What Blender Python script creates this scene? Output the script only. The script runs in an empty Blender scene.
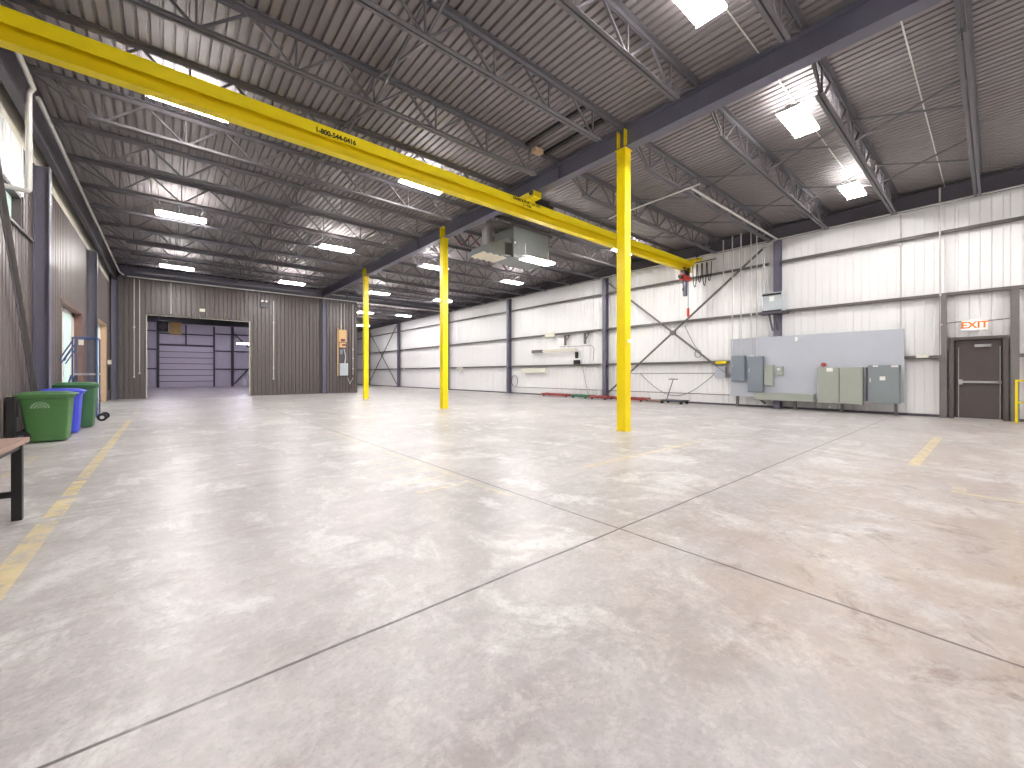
import bpy, math, random
from mathutils import Vector, Matrix
random.seed(7)
PI = math.pi
scn = bpy.context.scene
COL = scn.collection

# ------------------------------------------------------------------ materials
def lin(c):
    return tuple(((v / 255) / 12.92 if v / 255 <= 0.04045 else ((v / 255 + 0.055) / 1.055) ** 2.4) for v in c) + (1.0,)

def mat(name, rgb, rough=0.5, metal=0.0, var=0.06, scale=6.0, bump=0.0, spec=0.5, stretch=(1, 1, 1)):
    m = bpy.data.materials.new(name); m.use_nodes = True
    n = m.node_tree.nodes; l = m.node_tree.links
    b = n['Principled BSDF']
    b.inputs['Roughness'].default_value = rough
    b.inputs['Metallic'].default_value = metal
    b.inputs['Specular IOR Level'].default_value = spec
    tc = n.new('ShaderNodeTexCoord'); mp = n.new('ShaderNodeMapping')
    mp.inputs['Scale'].default_value = stretch
    ns = n.new('ShaderNodeTexNoise'); ns.inputs['Scale'].default_value = scale; ns.inputs['Detail'].default_value = 5
    rp = n.new('ShaderNodeMapRange')
    rp.inputs['To Min'].default_value = 1 - var * 1.6; rp.inputs['To Max'].default_value = 1 + var * 1.6
    mx = n.new('ShaderNodeVectorMath'); mx.operation = 'SCALE'
    mx.inputs[0].default_value = lin(rgb)[:3]
    l.new(tc.outputs['Object'], mp.inputs['Vector']); l.new(mp.outputs['Vector'], ns.inputs['Vector'])
    l.new(ns.outputs['Fac'], rp.inputs['Value']); l.new(rp.outputs['Result'], mx.inputs['Scale'])
    l.new(mx.outputs['Vector'], b.inputs['Base Color'])
    if bump:
        bp = n.new('ShaderNodeBump'); bp.inputs['Strength'].default_value = bump; bp.inputs['Distance'].default_value = 0.01
        l.new(ns.outputs['Fac'], bp.inputs['Height']); l.new(bp.outputs['Normal'], b.inputs['Normal'])
    return m

def emis(name, rgb, s):
    m = bpy.data.materials.new(name); m.use_nodes = True
    b = m.node_tree.nodes['Principled BSDF']
    b.inputs['Base Color'].default_value = (0.8, 0.8, 0.8, 1)
    b.inputs['Emission Color'].default_value = lin(rgb)
    b.inputs['Emission Strength'].default_value = s
    return m

M = dict(
    deck=mat('deck_paint', (132, 126, 127), .55, .15, .05, 3),
    white_wall=mat('white_liner', (247, 247, 247), .38, 0, .02, 2),
    left_wall=mat('brown_liner', (100, 90, 88), .45, .1, .02, 1.0, stretch=(1, 1, .5)),
    back_wall=mat('taupe_liner', (84, 76, 75), .38, .1, .02, 1.0, stretch=(1, 1, .5)),
    cream=mat('insulation_facing', (225, 220, 205), .6, 0, .04, 5),
    steel=mat('grey_steel_paint', (100, 98, 113), .45, 0, .06, 4),
    steel_dark=mat('dark_grey_steel', (76, 72, 80), .5, 0, .08, 4),
    girt=mat('girt_steel', (112, 108, 106), .5, .1, .06, 5),
    joist=mat('joist_paint', (102, 99, 104), .5, .1, .08, 5),
    galv=mat('galvanised', (112, 116, 117), .42, .5, .07, 7),
    pipe=mat('pipe_grey', (205, 203, 200), .4, .3, .04, 9),
    yellow=mat('safety_yellow', (240, 214, 0), .33, 0, .03, 5),
    crane=mat('crane_yellow', (242, 218, 0), .42, 0, .03, 4),
    black=mat('black_paint', (26, 24, 25), .5, 0, .1, 10),
    rubber=mat('black_rubber', (28, 27, 28), .75, 0, .1, 20),
    white=mat('white_enamel', (235, 235, 232), .35, 0, .02, 8),
    red=mat('red_enamel', (205, 60, 45), .4, 0, .08, 9),
    darkred=mat('worn_red', (150, 62, 62), .55, 0, .15, 14),
    worngreen=mat('worn_green', (70, 125, 100), .55, 0, .12, 14),
    green=mat('bin_green', (66, 112, 58), .5, 0, .07, 12, .1),
    green2=mat('bin_green_deep', (52, 102, 62), .5, 0, .07, 12, .1),
    blue=mat('bin_blue', (62, 74, 205), .45, 0, .05, 12, .1),
    decal=mat('pale_green_decal', (128, 155, 124), .6, 0, .1, 30),
    railblue=mat('ladder_blue', (74, 92, 140), .4, .1, .08, 9),
    wood=mat('worn_board', (150, 122, 108), .6, 0, .16, 5, .15, stretch=(14, 1.2, 8)),
    tan=mat('tan_board', (205, 170, 120), .6, 0, .08, 9),
    ply=mat('tan_jamb', (190, 158, 128), .6, 0, .06, 6),
    jamb=mat('brown_jamb', (120, 92, 82), .6, 0, .06, 6),
    elecboard=mat('grey_backboard', (178, 183, 192), .5, 0, .03, 3),
    elecblue=mat('blue_grey_cabinet', (122, 131, 140), .42, .1, .03, 6),
    elecgreen=mat('sage_cabinet', (158, 163, 153), .42, .1, .03, 6),
    elecdark=mat('slate_cabinet', (128, 136, 138), .42, .1, .03, 6),
    transf=mat('transformer_grey', (180, 188, 192), .4, .1, .03, 6),
    door=mat('door_brown', (74, 65, 64), .5, 0, .04, 5),
    frame=mat('door_frame_brown', (86, 78, 78), .5, 0, .04, 5),
    alu=mat('aluminium', (205, 205, 205), .3, .7, .03, 9),
    offwhite=mat('off_white_plastic', (232, 230, 214), .45, 0, .03, 8),
    ground=mat('outside_ground', (170, 165, 150), .9, 0, .15, .4),
    purplewall=mat('far_white_liner', (222, 216, 224), .4, 0, .02, 2),
    rust=mat('primer_red', (120, 62, 62), .6, 0, .1, 9),
    orange=mat('orange_letters', (236, 122, 28), .5, 0, .02, 9),
    ink=mat('black_ink', (20, 18, 14), .6, 0, .02, 9),
)
M['tube'] = emis('lit_tube', (255, 252, 250), 34.0)
M['tube_cool'] = emis('lit_tube_cool', (236, 230, 255), 20.0)
M['signlit'] = emis('sign_face', (255, 240, 225), 0.10)
def glassmat():
    m = bpy.data.materials.new('window_glass'); m.use_nodes = True
    n = m.node_tree.nodes; l = m.node_tree.links; n.clear()
    o = n.new('ShaderNodeOutputMaterial'); t = n.new('ShaderNodeBsdfTransparent'); g = n.new('ShaderNodeBsdfGlossy')
    g.inputs['Roughness'].default_value = .05
    t.inputs['Color'].default_value = (.86, .93, .92, 1)
    f = n.new('ShaderNodeFresnel'); f.inputs['IOR'].default_value = 1.3
    x = n.new('ShaderNodeMixShader')
    l.new(f.outputs[0], x.inputs[0]); l.new(t.outputs[0], x.inputs[1]); l.new(g.outputs[0], x.inputs[2]); l.new(x.outputs[0], o.inputs[0])
    return m
M['glass'] = glassmat()

def frostmat():
    m = bpy.data.materials.new('frosted_glazing'); m.use_nodes = True
    n = m.node_tree.nodes; l = m.node_tree.links; n.clear()
    o = n.new('ShaderNodeOutputMaterial'); t = n.new('ShaderNodeBsdfTranslucent'); g = n.new('ShaderNodeBsdfDiffuse')
    t.inputs['Color'].default_value = (.80, .88, .84, 1); g.inputs['Color'].default_value = (.7, .76, .74, 1)
    x = n.new('ShaderNodeMixShader'); x.inputs[0].default_value = .35
    l.new(t.outputs[0], x.inputs[1]); l.new(g.outputs[0], x.inputs[2]); l.new(x.outputs[0], o.inputs[0])
    return m
M['frost'] = frostmat()

def floor_mat():
    m = bpy.data.materials.new('polished_concrete'); m.use_nodes = True
    n = m.node_tree.nodes; l = m.node_tree.links
    b = n['Principled BSDF']
    tc = n.new('ShaderNodeTexCoord'); sep = n.new('ShaderNodeSeparateXYZ'); l.new(tc.outputs['Object'], sep.inputs[0])
    def noise(scale, detail=8, rough=.6, dist=0.0, st=(1, 1, 1), off=(0, 0, 0)):
        mp = n.new('ShaderNodeMapping'); mp.inputs['Scale'].default_value = st; mp.inputs['Location'].default_value = off
        l.new(tc.outputs['Object'], mp.inputs['Vector'])
        x = n.new('ShaderNodeTexNoise'); x.inputs['Scale'].default_value = scale; x.inputs['Detail'].default_value = detail
        x.inputs['Roughness'].default_value = rough; x.inputs['Distortion'].default_value = dist
        l.new(mp.outputs[0], x.inputs['Vector']); return x.outputs['Fac']
    def rng(v, a, c, lo=0., hi=1.):
        x = n.new('ShaderNodeMapRange'); x.inputs['From Min'].default_value = a; x.inputs['From Max'].default_value = c
        x.inputs['To Min'].default_value = lo; x.inputs['To Max'].default_value = hi
        l.new(v, x.inputs['Value']); return x.outputs['Result']
    def mth(op, a, c=None):
        x = n.new('ShaderNodeMath'); x.operation = op
        for i, v in enumerate((a, c)):
            if v is None: continue
            if isinstance(v, (int, float)): x.inputs[i].default_value = v
            else: l.new(v, x.inputs[i])
        return x.outputs[0]
    def mix(fac, a, c, mode='MIX'):
        x = n.new('ShaderNodeMix'); x.data_type = 'RGBA'; x.blend_type = mode
        if isinstance(fac, (int, float)): x.inputs[0].default_value = fac
        else: l.new(fac, x.inputs[0])
        for i, v in ((6, a), (7, c)):
            if isinstance(v, tuple): x.inputs[i].default_value = v
            else: l.new(v, x.inputs[i])
        return x.outputs[2]
    X, Y = sep.outputs[0], sep.outputs[1]
    big = noise(.45, 6, .55, .3); mid = noise(1.5, 12, .68, .5, (1, .7, 1)); fine = noise(14, 8, .7)
    streak = noise(2.2, 10, .65, .2, (.35, 1.5, 1), (5, 3, 0))
    c = mix(rng(big, .35, .65), lin((163, 158, 157)), lin((190, 185, 184)))
    c = mix(mth('MULTIPLY', rng(mid, .52, .60, 0, .75), rng(fine, .35, .5, .35, 1)), c, lin((218, 217, 214)))         # pale worn patches
    c = mix(rng(streak, .52, .68, 0, .6), c, lin((152, 142, 140)))
    fine2 = noise(42, 6, .7)
    blot = noise(5.5, 12, .78, .4, (1, 1, 1), (3, 8, 0))
    c = mix(rng(blot, .50, .58, 0, .26), c, lin((214, 212, 208)))
    c = mix(rng(blot, .48, .38, 0, .22), c, lin((142, 133, 131)))
    c = mix(rng(fine, .52, .66, 0, .35), c, lin((216, 212, 208)))
    c = mix(rng(fine2, .50, .36, 0, .32), c, lin((136, 128, 126)))
    # brownish stains to the right of the camera
    side = mth('MULTIPLY', mth('MULTIPLY', rng(X, 1.4, 2.6), rng(X, 9, 4, .45, 1)), rng(Y, 2.4, .7))
    st = mth('MULTIPLY', side, rng(noise(1.1, 10, .7, .4, (1, 1, 1), (2, 9, 0)), .38, .58, 0, .75))
    c = mix(st, c, lin((164, 146, 131)))
    st2 = mth('MULTIPLY', side, rng(noise(3.2, 10, .75, .6, (1, 1, 1), (7, 1, 0)), .54, .66, 0, .75))
    c = mix(st2, c, lin((126, 106, 92)))
    spots = rng(noise(2.6, 4, .5, 0, (1, 1, 1), (11, 4, 0)), .69, .75, 0, .3)
    c = mix(spots, c, lin((176, 152, 130)))
    # faded yellow paint
    def rect(x0, x1, y0, y1, a):
        m1 = mth('MULTIPLY', mth('GREATER_THAN', X, x0), mth('LESS_THAN', X, x1))
        m2 = mth('MULTIPLY', mth('GREATER_THAN', Y, y0), mth('LESS_THAN', Y, y1))
        return mth('MULTIPLY', mth('MULTIPLY', m1, m2), a)
    def add(a, c2): return mth('MAXIMUM', a, c2)
    p = rect(-.83, -.70, .5, 5.15, .62)
    for r in [(-.83, -.70, 5.3, 6.0, .75), (-.83, -.72, 6.15, 6.9, .95), (-.83, -.72, 7.0, 15.2, .72),
              (-.83, -.74, 17, 22, .3), (-2.2, -1.5, 7.7, 7.8, .35), (-1.55, -1.47, 7.8, 9.3, .35), (-2.2, -1.5, 9.3, 9.4, .3),
              (7.8, 11.6, .66, .78, .6), (4.3, 7.6, 3.5, 3.6, .42),
              (6.35, 6.7, .2, .3, .45), (6.32, 6.4, -.4, .2, .4), (3.9, 5.5, -.12, -.05, .06),
              (2.66, 2.72, 3.2, 9.5, .28)] + [(2.0 + 0.02 * i, 2.6, 3.9 + i * .42, 3.95 + i * .42, .33) for i in range(5)]:
        p = add(p, rect(*r))
    wear = rng(noise(5, 12, .8, .3), .40, .54)
    p = mth('MULTIPLY', p, mth('ADD', mth('MULTIPLY', wear, .72), .1))
    c = mix(p, c, lin((240, 216, 126)))
    # saw-cut joints
    wob = rng(noise(1.3, 3, .5), 0, 1, -.012, .012)
    def joint(v, at, w, s):
        d = mth('ABSOLUTE', mth('SUBTRACT', mth('ADD', v, wob), at))
        return mth('MULTIPLY', rng(d, w, w * .35), s)
    j = add(joint(Y, 1.956, .013, .95), joint(X, 2.79, .013, .9))
    j = add(j, joint(Y, 5.3, .010, .28)); j = add(j, joint(Y, 9.5, .012, .3)); j = add(j, joint(X, 7.67, .012, .35)); j = add(j, joint(X, 12.4, .014, .4))
    j = add(j, joint(Y, 12.9, .014, .3)); j = add(j, joint(Y, -1.9, .01, .8)); j = add(j, joint(X, -2.0, .01, .5))
    c = mix(mth('MULTIPLY', j, rng(noise(9, 4), .2, .5, .55, 1)), c, lin((72, 62, 58)))
    l.new(c, b.inputs['Base Color'])
    r = rng(mid, .3, .7, .30, .46)
    l.new(r, b.inputs['Roughness'])
    b.inputs['Specular IOR Level'].default_value = .45
    bp = n.new('ShaderNodeBump'); bp.inputs['Strength'].default_value = .12; bp.inputs['Distance'].default_value = .006
    l.new(mth('SUBTRACT', fine, j), bp.inputs['Height']); l.new(bp.outputs[0], b.inputs['Normal'])
    return m
M['floor'] = floor_mat()

# ------------------------------------------------------------------ mesh helpers
class MB:
    def __init__(s): s.v = []; s.f = []
    def box(s, x0, x1, y0, y1, z0, z1):
        i = len(s.v)
        s.v += [(x0, y0, z0), (x1, y0, z0), (x1, y1, z0), (x0, y1, z0), (x0, y0, z1), (x1, y0, z1), (x1, y1, z1), (x0, y1, z1)]
        s.f += [(i, i+3, i+2, i+1), (i+4, i+5, i+6, i+7), (i, i+1, i+5, i+4), (i+1, i+2, i+6, i+5), (i+2, i+3, i+7, i+6), (i+3, i, i+4, i+7)]
        return s
    def bar(s, a, b, w, h=None, up=(0, 0, 1)):
        h = h or w
        a, b = Vector(a), Vector(b); d = (b - a).normalized(); u = Vector(up)
        if abs(d.dot(u)) > .98: u = Vector((0, 1, 0))
        r = d.cross(u).normalized() * (w / 2); u2 = r.cross(d).normalized() * (h / 2)
        i = len(s.v)
        for p in (a, b): s.v += [tuple(p - r - u2), tuple(p + r - u2), tuple(p + r + u2), tuple(p - r + u2)]
        s.f += [(i, i+1, i+2, i+3), (i+7, i+6, i+5, i+4)] + [(i+k, i+4+k, i+4+(k+1) % 4, i+(k+1) % 4) for k in range(4)]
        return s
    def tube(s, pts, r, n=10, cap=True):
        pts = [Vector(p) for p in pts]; i0 = len(s.v); N = len(pts)
        prev = None
        for k, p in enumerate(pts):
            if k == 0: d = pts[1] - p
            elif k == N - 1: d = p - pts[k-1]
            else: d = (pts[k+1] - p).normalized() + (p - pts[k-1]).normalized()
            d.normalize()
            if prev is None:
                u = Vector((0, 0, 1)) if abs(d.z) < .9 else Vector((1, 0, 0))
            else: u = prev
            a = (u - d * u.dot(d)).normalized(); b = d.cross(a); prev = a
            sc = 1.0
            if 0 < k < N - 1:
                c = (pts[k+1] - p).normalized().dot((p - pts[k-1]).normalized()); sc = 1 / max(.5, math.sqrt((1 + c) / 2))
            rr = (r[k] if isinstance(r, (list, tuple)) else r) * (sc if N < 6 else 1)
            s.v += [tuple(p + (a * math.cos(t) + b * math.sin(t)) * rr) for t in [2 * PI * q / n for q in range(n)]]
        for k in range(N - 1):
            for q in range(n):
                a0 = i0 + k * n; s.f.append((a0 + q, a0 + (q+1) % n, a0 + n + (q+1) % n, a0 + n + q))
        if cap:
            s.f.append(tuple(i0 + q for q in reversed(range(n)))); s.f.append(tuple(i0 + (N-1) * n + q for q in range(n)))
        return s
    def cyl(s, a, b, r, n=20): return s.tube([a, b], r, n)
    def loft(s, rings):
        n = len(rings[0]); i0 = len(s.v)
        for r in rings: s.v += [tuple(p) for p in r]
        for k in range(len(rings) - 1):
            for q in range(n):
                a = i0 + k * n; s.f.append((a + q, a + (q+1) % n, a + n + (q+1) % n, a + n + q))
        s.f.append(tuple(i0 + q for q in reversed(range(n)))); s.f.append(tuple(i0 + (len(rings)-1) * n + q for q in range(n)))
        return s
    def ibeam(s, a, b, depth, width, tw=.012, tf=.018, up=(0, 0, 1)):
        """I section centred on line a-b, web plane contains up"""
        a, b = Vector(a), Vector(b); d = (b - a).normalized(); u = Vector(up); r = d.cross(u).normalized(); u = r.cross(d)
        s.bar(a, b, tw, depth - 2 * tf, up)
        o = u * (depth / 2 - tf / 2)
        s.bar(a + o, b + o, width, tf, up); s.bar(a - o, b - o, width, tf, up)
        return s
    def build(s, name, m, parent=None, bevel=0, smooth=False):
        me = bpy.data.meshes.new(name); me.from_pydata(s.v, [], s.f); me.update()
        me.materials.append(M[m] if isinstance(m, str) else m)
        o = bpy.data.objects.new(name, me); COL.objects.link(o)
        if parent is not None: o.parent = parent
        if smooth:
            for p in me.polygons: p.use_smooth = True
            try: me.set_sharp_from_angle(angle=math.radians(40))
            except Exception: pass
        if bevel:
            bv = o.modifiers.new('bevel', 'BEVEL'); bv.width = bevel; bv.segments = 2; bv.limit_method = 'ANGLE'
        return o

def tag(o, label, cat, group=None):
    o['label'] = label; o['category'] = cat
    if group: o['group'] = group
    return o
def thing(name, label, cat, loc=(0, 0, 0), rz=0, group=None):
    o = bpy.data.objects.new(name, None); COL.objects.link(o); o.location = loc; o.rotation_euler = (0, 0, rz); o.empty_display_size = .2
    return tag(o, label, cat, group)
def struct(name, mb, m, parent=None, **k):
    o = mb.build(name, m, parent, **k)
    if parent is None: o['kind'] = 'structure'
    return o
def kids(o): return [c for c in bpy.data.objects if c.parent == o]
def dup(root, loc, label=None, group=None, rz=None):
    def rec(o, parent):
        c = o.copy(); COL.objects.link(c)
        if parent is not None: c.parent = parent
        for ch in kids(o):
            if ch is not c: rec(ch, c)
        return c
    ks = kids(root)
    r = root.copy(); COL.objects.link(r); r.location = loc
    if rz is not None: r.rotation_euler = (0, 0, rz)
    if label: r['label'] = label
    if group: r['group'] = group
    for ch in ks: rec(ch, r)
    return r
def rot(o, x=0, y=0, z=0): o.rotation_euler = (x, y, z); return o

def text(name, body, size, loc, rotm, m, parent, sx=1.0, ext=.002):
    cu = bpy.data.curves.new(name, 'FONT'); cu.body = body; cu.size = size; cu.extrude = ext; cu.align_x = 'CENTER'; cu.align_y = 'CENTER'; cu.offset = size * .03
    cu.materials.append(M[m])
    tmp = bpy.data.objects.new(name + '_tmp', cu); COL.objects.link(tmp)
    me = bpy.data.meshes.new_from_object(tmp.evaluated_get(bpy.context.evaluated_depsgraph_get())); me.name = name
    bpy.data.objects.remove(tmp); bpy.data.curves.remove(cu)
    if not me.materials: me.materials.append(M[m])
    o = bpy.data.objects.new(name, me); COL.objects.link(o); o.parent = parent; o.location = loc; o.rotation_euler = rotm; o.scale = (sx, 1, 1)
    return o

# ------------------------------------------------------------------ dimensions
WL, WR, YB, YF, YE = -2.12, 17.15, 27.8, -6.0, 49.6
XC = 7.67; Y0, SP = 5.27, 7.63
DECK = 6.68; BB = 6.16; XP = 9.8
GZ = (1.74, 3.52, 5.31)

# ------------------------------------------------------------------ shell
struct('floor', MB().box(WL - 1, WR + .3, YF - .3, YE + .3, -.2, 0), 'floor')

def ribbed(u0, u1, pitch, depth, groove, seam=0, seamdepth=None):
    """profile points (u, d) of a panel with narrow grooves; d = how far the surface sits back"""
    pts = []; u = u0; k = 0
    while u < u1 - 1e-6:
        e = min(u + pitch, u1); g = groove; dd = depth
        if seam and k % seam == 0: dd = seamdepth; g = groove * 1.3
        pts += [(u, 0), (e - g, 0), (e - g * .72, dd), (e - g * .28, dd), (e, 0)] if e - u > g * 1.5 else [(u, 0), (e, 0)]
        u = e; k += 1
    out = []
    for p in pts:
        if not out or abs(out[-1][0] - p[0]) > 1e-5 or abs(out[-1][1] - p[1]) > 1e-5: out.append(p)
    return out
def panel(fn, prof, z0, z1, back):
    """extrude profile between z0 and z1; fn(u, d, z) -> xyz; closed with a back face"""
    mb = MB(); n = len(prof)
    for z in (z0, z1): mb.v += [fn(u, d, z) for u, d in prof]
    for k in range(n - 1): mb.f.append((k, k+1, n+k+1, n+k))
    i = len(mb.v); u0, u1 = prof[0][0], prof[-1][0]
    for z in (z0, z1): mb.v += [fn(u0, back, z), fn(u1, back, z)]
    mb.f += [(i, i+1, i+3, i+2), (0, i, i+2, n), (n-1, 2*n-1, i+3, i+1)]
    mb.f.append(tuple(range(n)) + (i+1, i)); mb.f.append(tuple(range(n, 2*n)) + (i+3, i+2))
    return mb
def merge(*mbs):
    o = MB()
    for m in mbs:
        i = len(o.v); o.v += m.v; o.f += [tuple(q + i for q in f) for f in m.f]
    return o

# roof deck, ribs run along Y
prof = []; x = WL - .2
while x < WR + .2:
    prof += [(x, 0), (x + .098, 0), (x + .112, .04), (x + .138, .04)]; x += .152
mb = MB(); n = len(prof)
for y in (YF - .1, YE + .1): mb.v += [(a, y, DECK + b) for a, b in prof]
mb.f += [(k, k+1, n+k+1, n+k) for k in range(n-1)]
i = len(mb.v)
mb.v += [(WL-.2, YF-.1, DECK+.12), (WR+.25, YF-.1, DECK+.12), (WR+.25, YE+.1, DECK+.12), (WL-.2, YE+.1, DECK+.12)]; mb.f.append((i, i+1, i+2, i+3))
struct('ceiling', mb, 'deck')

# right wall, door opening Y -.12...73 is covered by the door and its frame which stand in front of it
DY0, DY1, DZ = -.14, .74, 2.2
fr = lambda u, d, z: (WR + d, u, z)
mb = merge(panel(fr, ribbed(YF, DY0, .205, .022, .018, 5, .03), 0, DECK + .05, .12),
           panel(fr, ribbed(DY0, DY1, .205, .022, .018, 5, .03), DZ, DECK + .05, .12),
           panel(fr, ribbed(DY1, YE, .205, .022, .018, 5, .03), 0, DECK + .05, .12))
struct('wall_right', mb, 'white_wall')
struct('wall_front', panel(lambda u, d, z: (u, YF - d, z), ribbed(WL - .2, WR + .1, .205, .022, .03), 0, DECK + .05, .12), 'white_wall')
struct('wall_far', panel(lambda u, d, z: (u, YE + d, z), ribbed(WL - .2, WR + .1, .205, .022, .03), 0, DECK + .05, .12), 'purplewall')
# back wall with opening
OX0, OX1, OZ = -.8, 3.64, 4.27
fb = lambda u, d, z: (u, YB + d, z)
R = (.2, .028, .06)
mb = merge(panel(fb, ribbed(WL - .1, OX0, *R), 0, DECK + .03, .2), panel(fb, ribbed(OX0, OX1, *R), OZ, DECK + .03, .2),
           panel(fb, ribbed(OX1, XP, *R), 0, DECK + .03, .2))
struct('wall_back', mb, 'back_wall')
struct('wall_partition', panel(lambda u, d, z: (XP - d, u, z), ribbed(YB + .2, YE, *R), 0, DECK + .03, .15), 'purplewall')
tr = MB().box(OX0 - .02, OX0 + .01, YB - .02, YB + .22, 0, OZ).box(OX1 - .01, OX1 + .02, YB - .02, YB + .22, 0, OZ).box(OX0 - .02, OX1 + .02, YB + .02, YB + .22, OZ - .01, OZ + .02)
struct('trim_1', tr, 'cream')
# left wall: window, two recessed doorways
fl = lambda u, d, z: (WL - d, u, z)
R = (.2, .026, .06)
W0, W1, WZ0, WZ1 = 9.0, 12.1, 3.98, 4.66
A0, A1, AZ = 15.75, 19.15, 3.2
B0, B1, BZ = 20.95, 26.0, 3.46
TOPZ = 5.6
mb = merge(panel(fl, ribbed(YF, W0, *R), 0, TOPZ, .15),
           panel(fl, ribbed(W0, W1, *R), 0, WZ0, .15),
           panel(fl, ribbed(W1, A0, *R), 0, TOPZ, .15), panel(fl, ribbed(A0, A1, *R), AZ, TOPZ, .15),
           panel(fl, ribbed(A1, B0, *R), 0, TOPZ, .15), panel(fl, ribbed(B0, B1, *R), BZ, TOPZ, .15),
           panel(fl, ribbed(B1, YE, *R), 0, TOPZ, .15))
struct('wall_left', mb, 'left_wall')
struct('trim_2', MB().box(WL - .15, WL - .02, YF, YE, TOPZ, DECK + .05), 'cream')
struct('trim_3', panel(fl, ribbed(W0, W1, .17, .03, .05), WZ1, TOPZ, .15), 'white_wall')
win = struct('window_1', MB().box(WL - .2, WL - .02, W0, W1, WZ0 - .02, WZ0 + .03).box(WL - .2, WL - .02, W0, W1, WZ1 - .05, WZ1)
             .box(WL - .2, WL - .02, W0, W0 + .05, WZ0, WZ1).box(WL - .2, WL - .02, W1 - .05, W1, WZ0, WZ1)
             .box(WL - .2, WL - .06, 10.9, 10.95, WZ0, WZ1), 'frame')
MB().box(WL - .15, WL - .14, W0, W1, WZ0, WZ1).build('glass_pane', 'frost', win)
MB().box(WL - .06, WL + .05, W0 - .05, W1 + .6, WZ0 - .05, WZ0 - .01).build('window_sill', 'frame', win)
# doorways: shallow reveals with white framed glazing
def doorway(nm, a0, a1, z, jm, far):
    dz = struct(nm, MB().box(WL - .24, WL + .015, a1 - .02, a1 + .02, 0, z).box(WL - .24, WL + .015, a0 - .02, a0 + .02, 0, z)
                .box(WL - .24, WL + .015, a0, a1, z - .02, z + .02), jm)
    f = MB()
    for a, b in ((a0 + .02, a0 + .12), (a0 + 1.6, a0 + 1.72), (a1 - far, a1 - .02)): f.box(WL - .24, WL - .17, a, b, 0, z)
    f.box(WL - .24, WL - .17, a0, a1, z - .14, z - .02).box(WL - .24, WL - .17, a0, a1, 0, .2)
    f.build('door_frame', 'white', dz)
    MB().box(WL - .21, WL - .2, a0, a1, .1, z - .1).build('glass_pane', 'frost', dz)
doorway('door_2', A0, A1, AZ, 'jamb', .55)
doorway('door_3', B0, B1, BZ, 'ply', .3)
g = MB().box(-60, WL - .3, -40, 80, -.25, -.05); struct('ground', g, 'ground')

struct('baseboard_right', MB().box(WR - .05, WR + .01, YF, DY0 - .1, 0, .07).box(WR - .05, WR + .01, DY1 + .1, YE, 0, .07), 'steel_dark')
struct('baseboard_back', MB().box(OX1 + .02, XP, YB - .03, YB, 0, .06).box(WL, OX0 - .02, YB - .03, YB, 0, .06), 'back_wall')

# far wall: overhead door, columns, girts, brace
FY = YE
dr = struct('door_4', MB().box(-.75, -.55, FY - .25, FY - .02, 0, 5.9).box(3.45, 3.58, FY - .2, FY - .02, 0, 5.9).box(-.6, 3.5, FY - .2, FY - .02, 3.92, 4.05)
            .box(1.3, 1.42, FY - .2, FY - .02, 4.05, 5.9), 'steel_dark')
for k in range(7):
    z = .03 + k * .556
    MB().box(-.55, 3.45, FY - .12, FY - .05, z, z + .50).build('door_panel', 'purplewall', dr)
    MB().box(-.55, 3.45, FY - .11, FY - .06, z + .50, z + .556).build('panel_gap_shade', 'steel_dark', dr)  # dark strip puts the shade of the panel gap into colour

# ------------------------------------------------------------------ steel frame
def hcolumn(name, label, x, y, z1, m, group=None, flange='y', w=.26, d=.26, cat='column', base=True):
    t = thing(name, label, cat, (x, y, 0), 0, group)
    mb = MB()
    if flange == 'y':   # web lies in XZ, flanges face +-X ... depth along X
        mb.ibeam((0, 0, 0.02), (0, 0, z1), d, w, .012, .016, up=(1, 0, 0))
    else:
        mb.ibeam((0, 0, 0.02), (0, 0, z1), d, w, .012, .016, up=(0, 1, 0))
    mb.build('shaft', m, t)
    if base:
        MB().box(-w/2 - .04, w/2 + .04, -d/2 - .04, d/2 + .04, 0, .02).build('base_plate', m, t)
    return t
# yellow interior columns (wide flange, web in YZ plane so a flange faces the door side)
names = ['nearest of the three yellow columns, with a scuffed base, in front of the white wall',
         'middle yellow column, the one left of the hanging galvanised heater',
         'farthest yellow column, beside the brown partition wall']
for i in range(3):
    y = Y0 + SP * i
    t = thing('yellow_column', names[i], 'column', (XC, y, 0), 0, 'yellow building columns under the main beam')
    MB().box(-.11, .11, -.11, .11, .02, BB - .02).build('shaft', 'yellow', t, bevel=.012)
    MB().box(-.125, .125, -.125, .125, 0, .02).build('base_plate', 'yellow', t)
    MB().box(-.13, .13, -.13, .13, BB - .02, BB).build('cap_plate', 'yellow', t)
    for yy in (-.09, .09):
        MB().box(-.12, -.012, yy - .006, yy + .006, BB + .02, 6.57).build('stiffener', 'yellow', t); MB().box(.012, .12, yy - .006, yy + .006, BB + .02, 6.57).build('stiffener', 'yellow', t)
    if i == 0:
        MB().box(-.03, .05, -.145, -.11, 1.93, 2.0).build('switch_box', 'white', t)
hcolumn('steel_column', 'grey steel column standing against the brown partition wall under the main beam', XC, YB - .17, BB - .01, 'steel', d=.28, w=.26)
# main beam
t = thing('roof_beam', 'deep dark grey main roof beam carried on the yellow columns', 'beam')
MB().ibeam((XC, YF, (BB + 6.595) / 2), (XC, YB - .01, (BB + 6.595) / 2), 6.595 - BB, .25, .014, .02).build('web_and_flanges', 'steel', t)
st = MB()
for k in range(-1, 3):
    y = Y0 + SP * k + 1.9
    st.box(XC - .11, XC + .11, y - .006, y + .006, BB + .02, 6.575)
st.build('splice_plate', 'steel', t)
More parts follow.
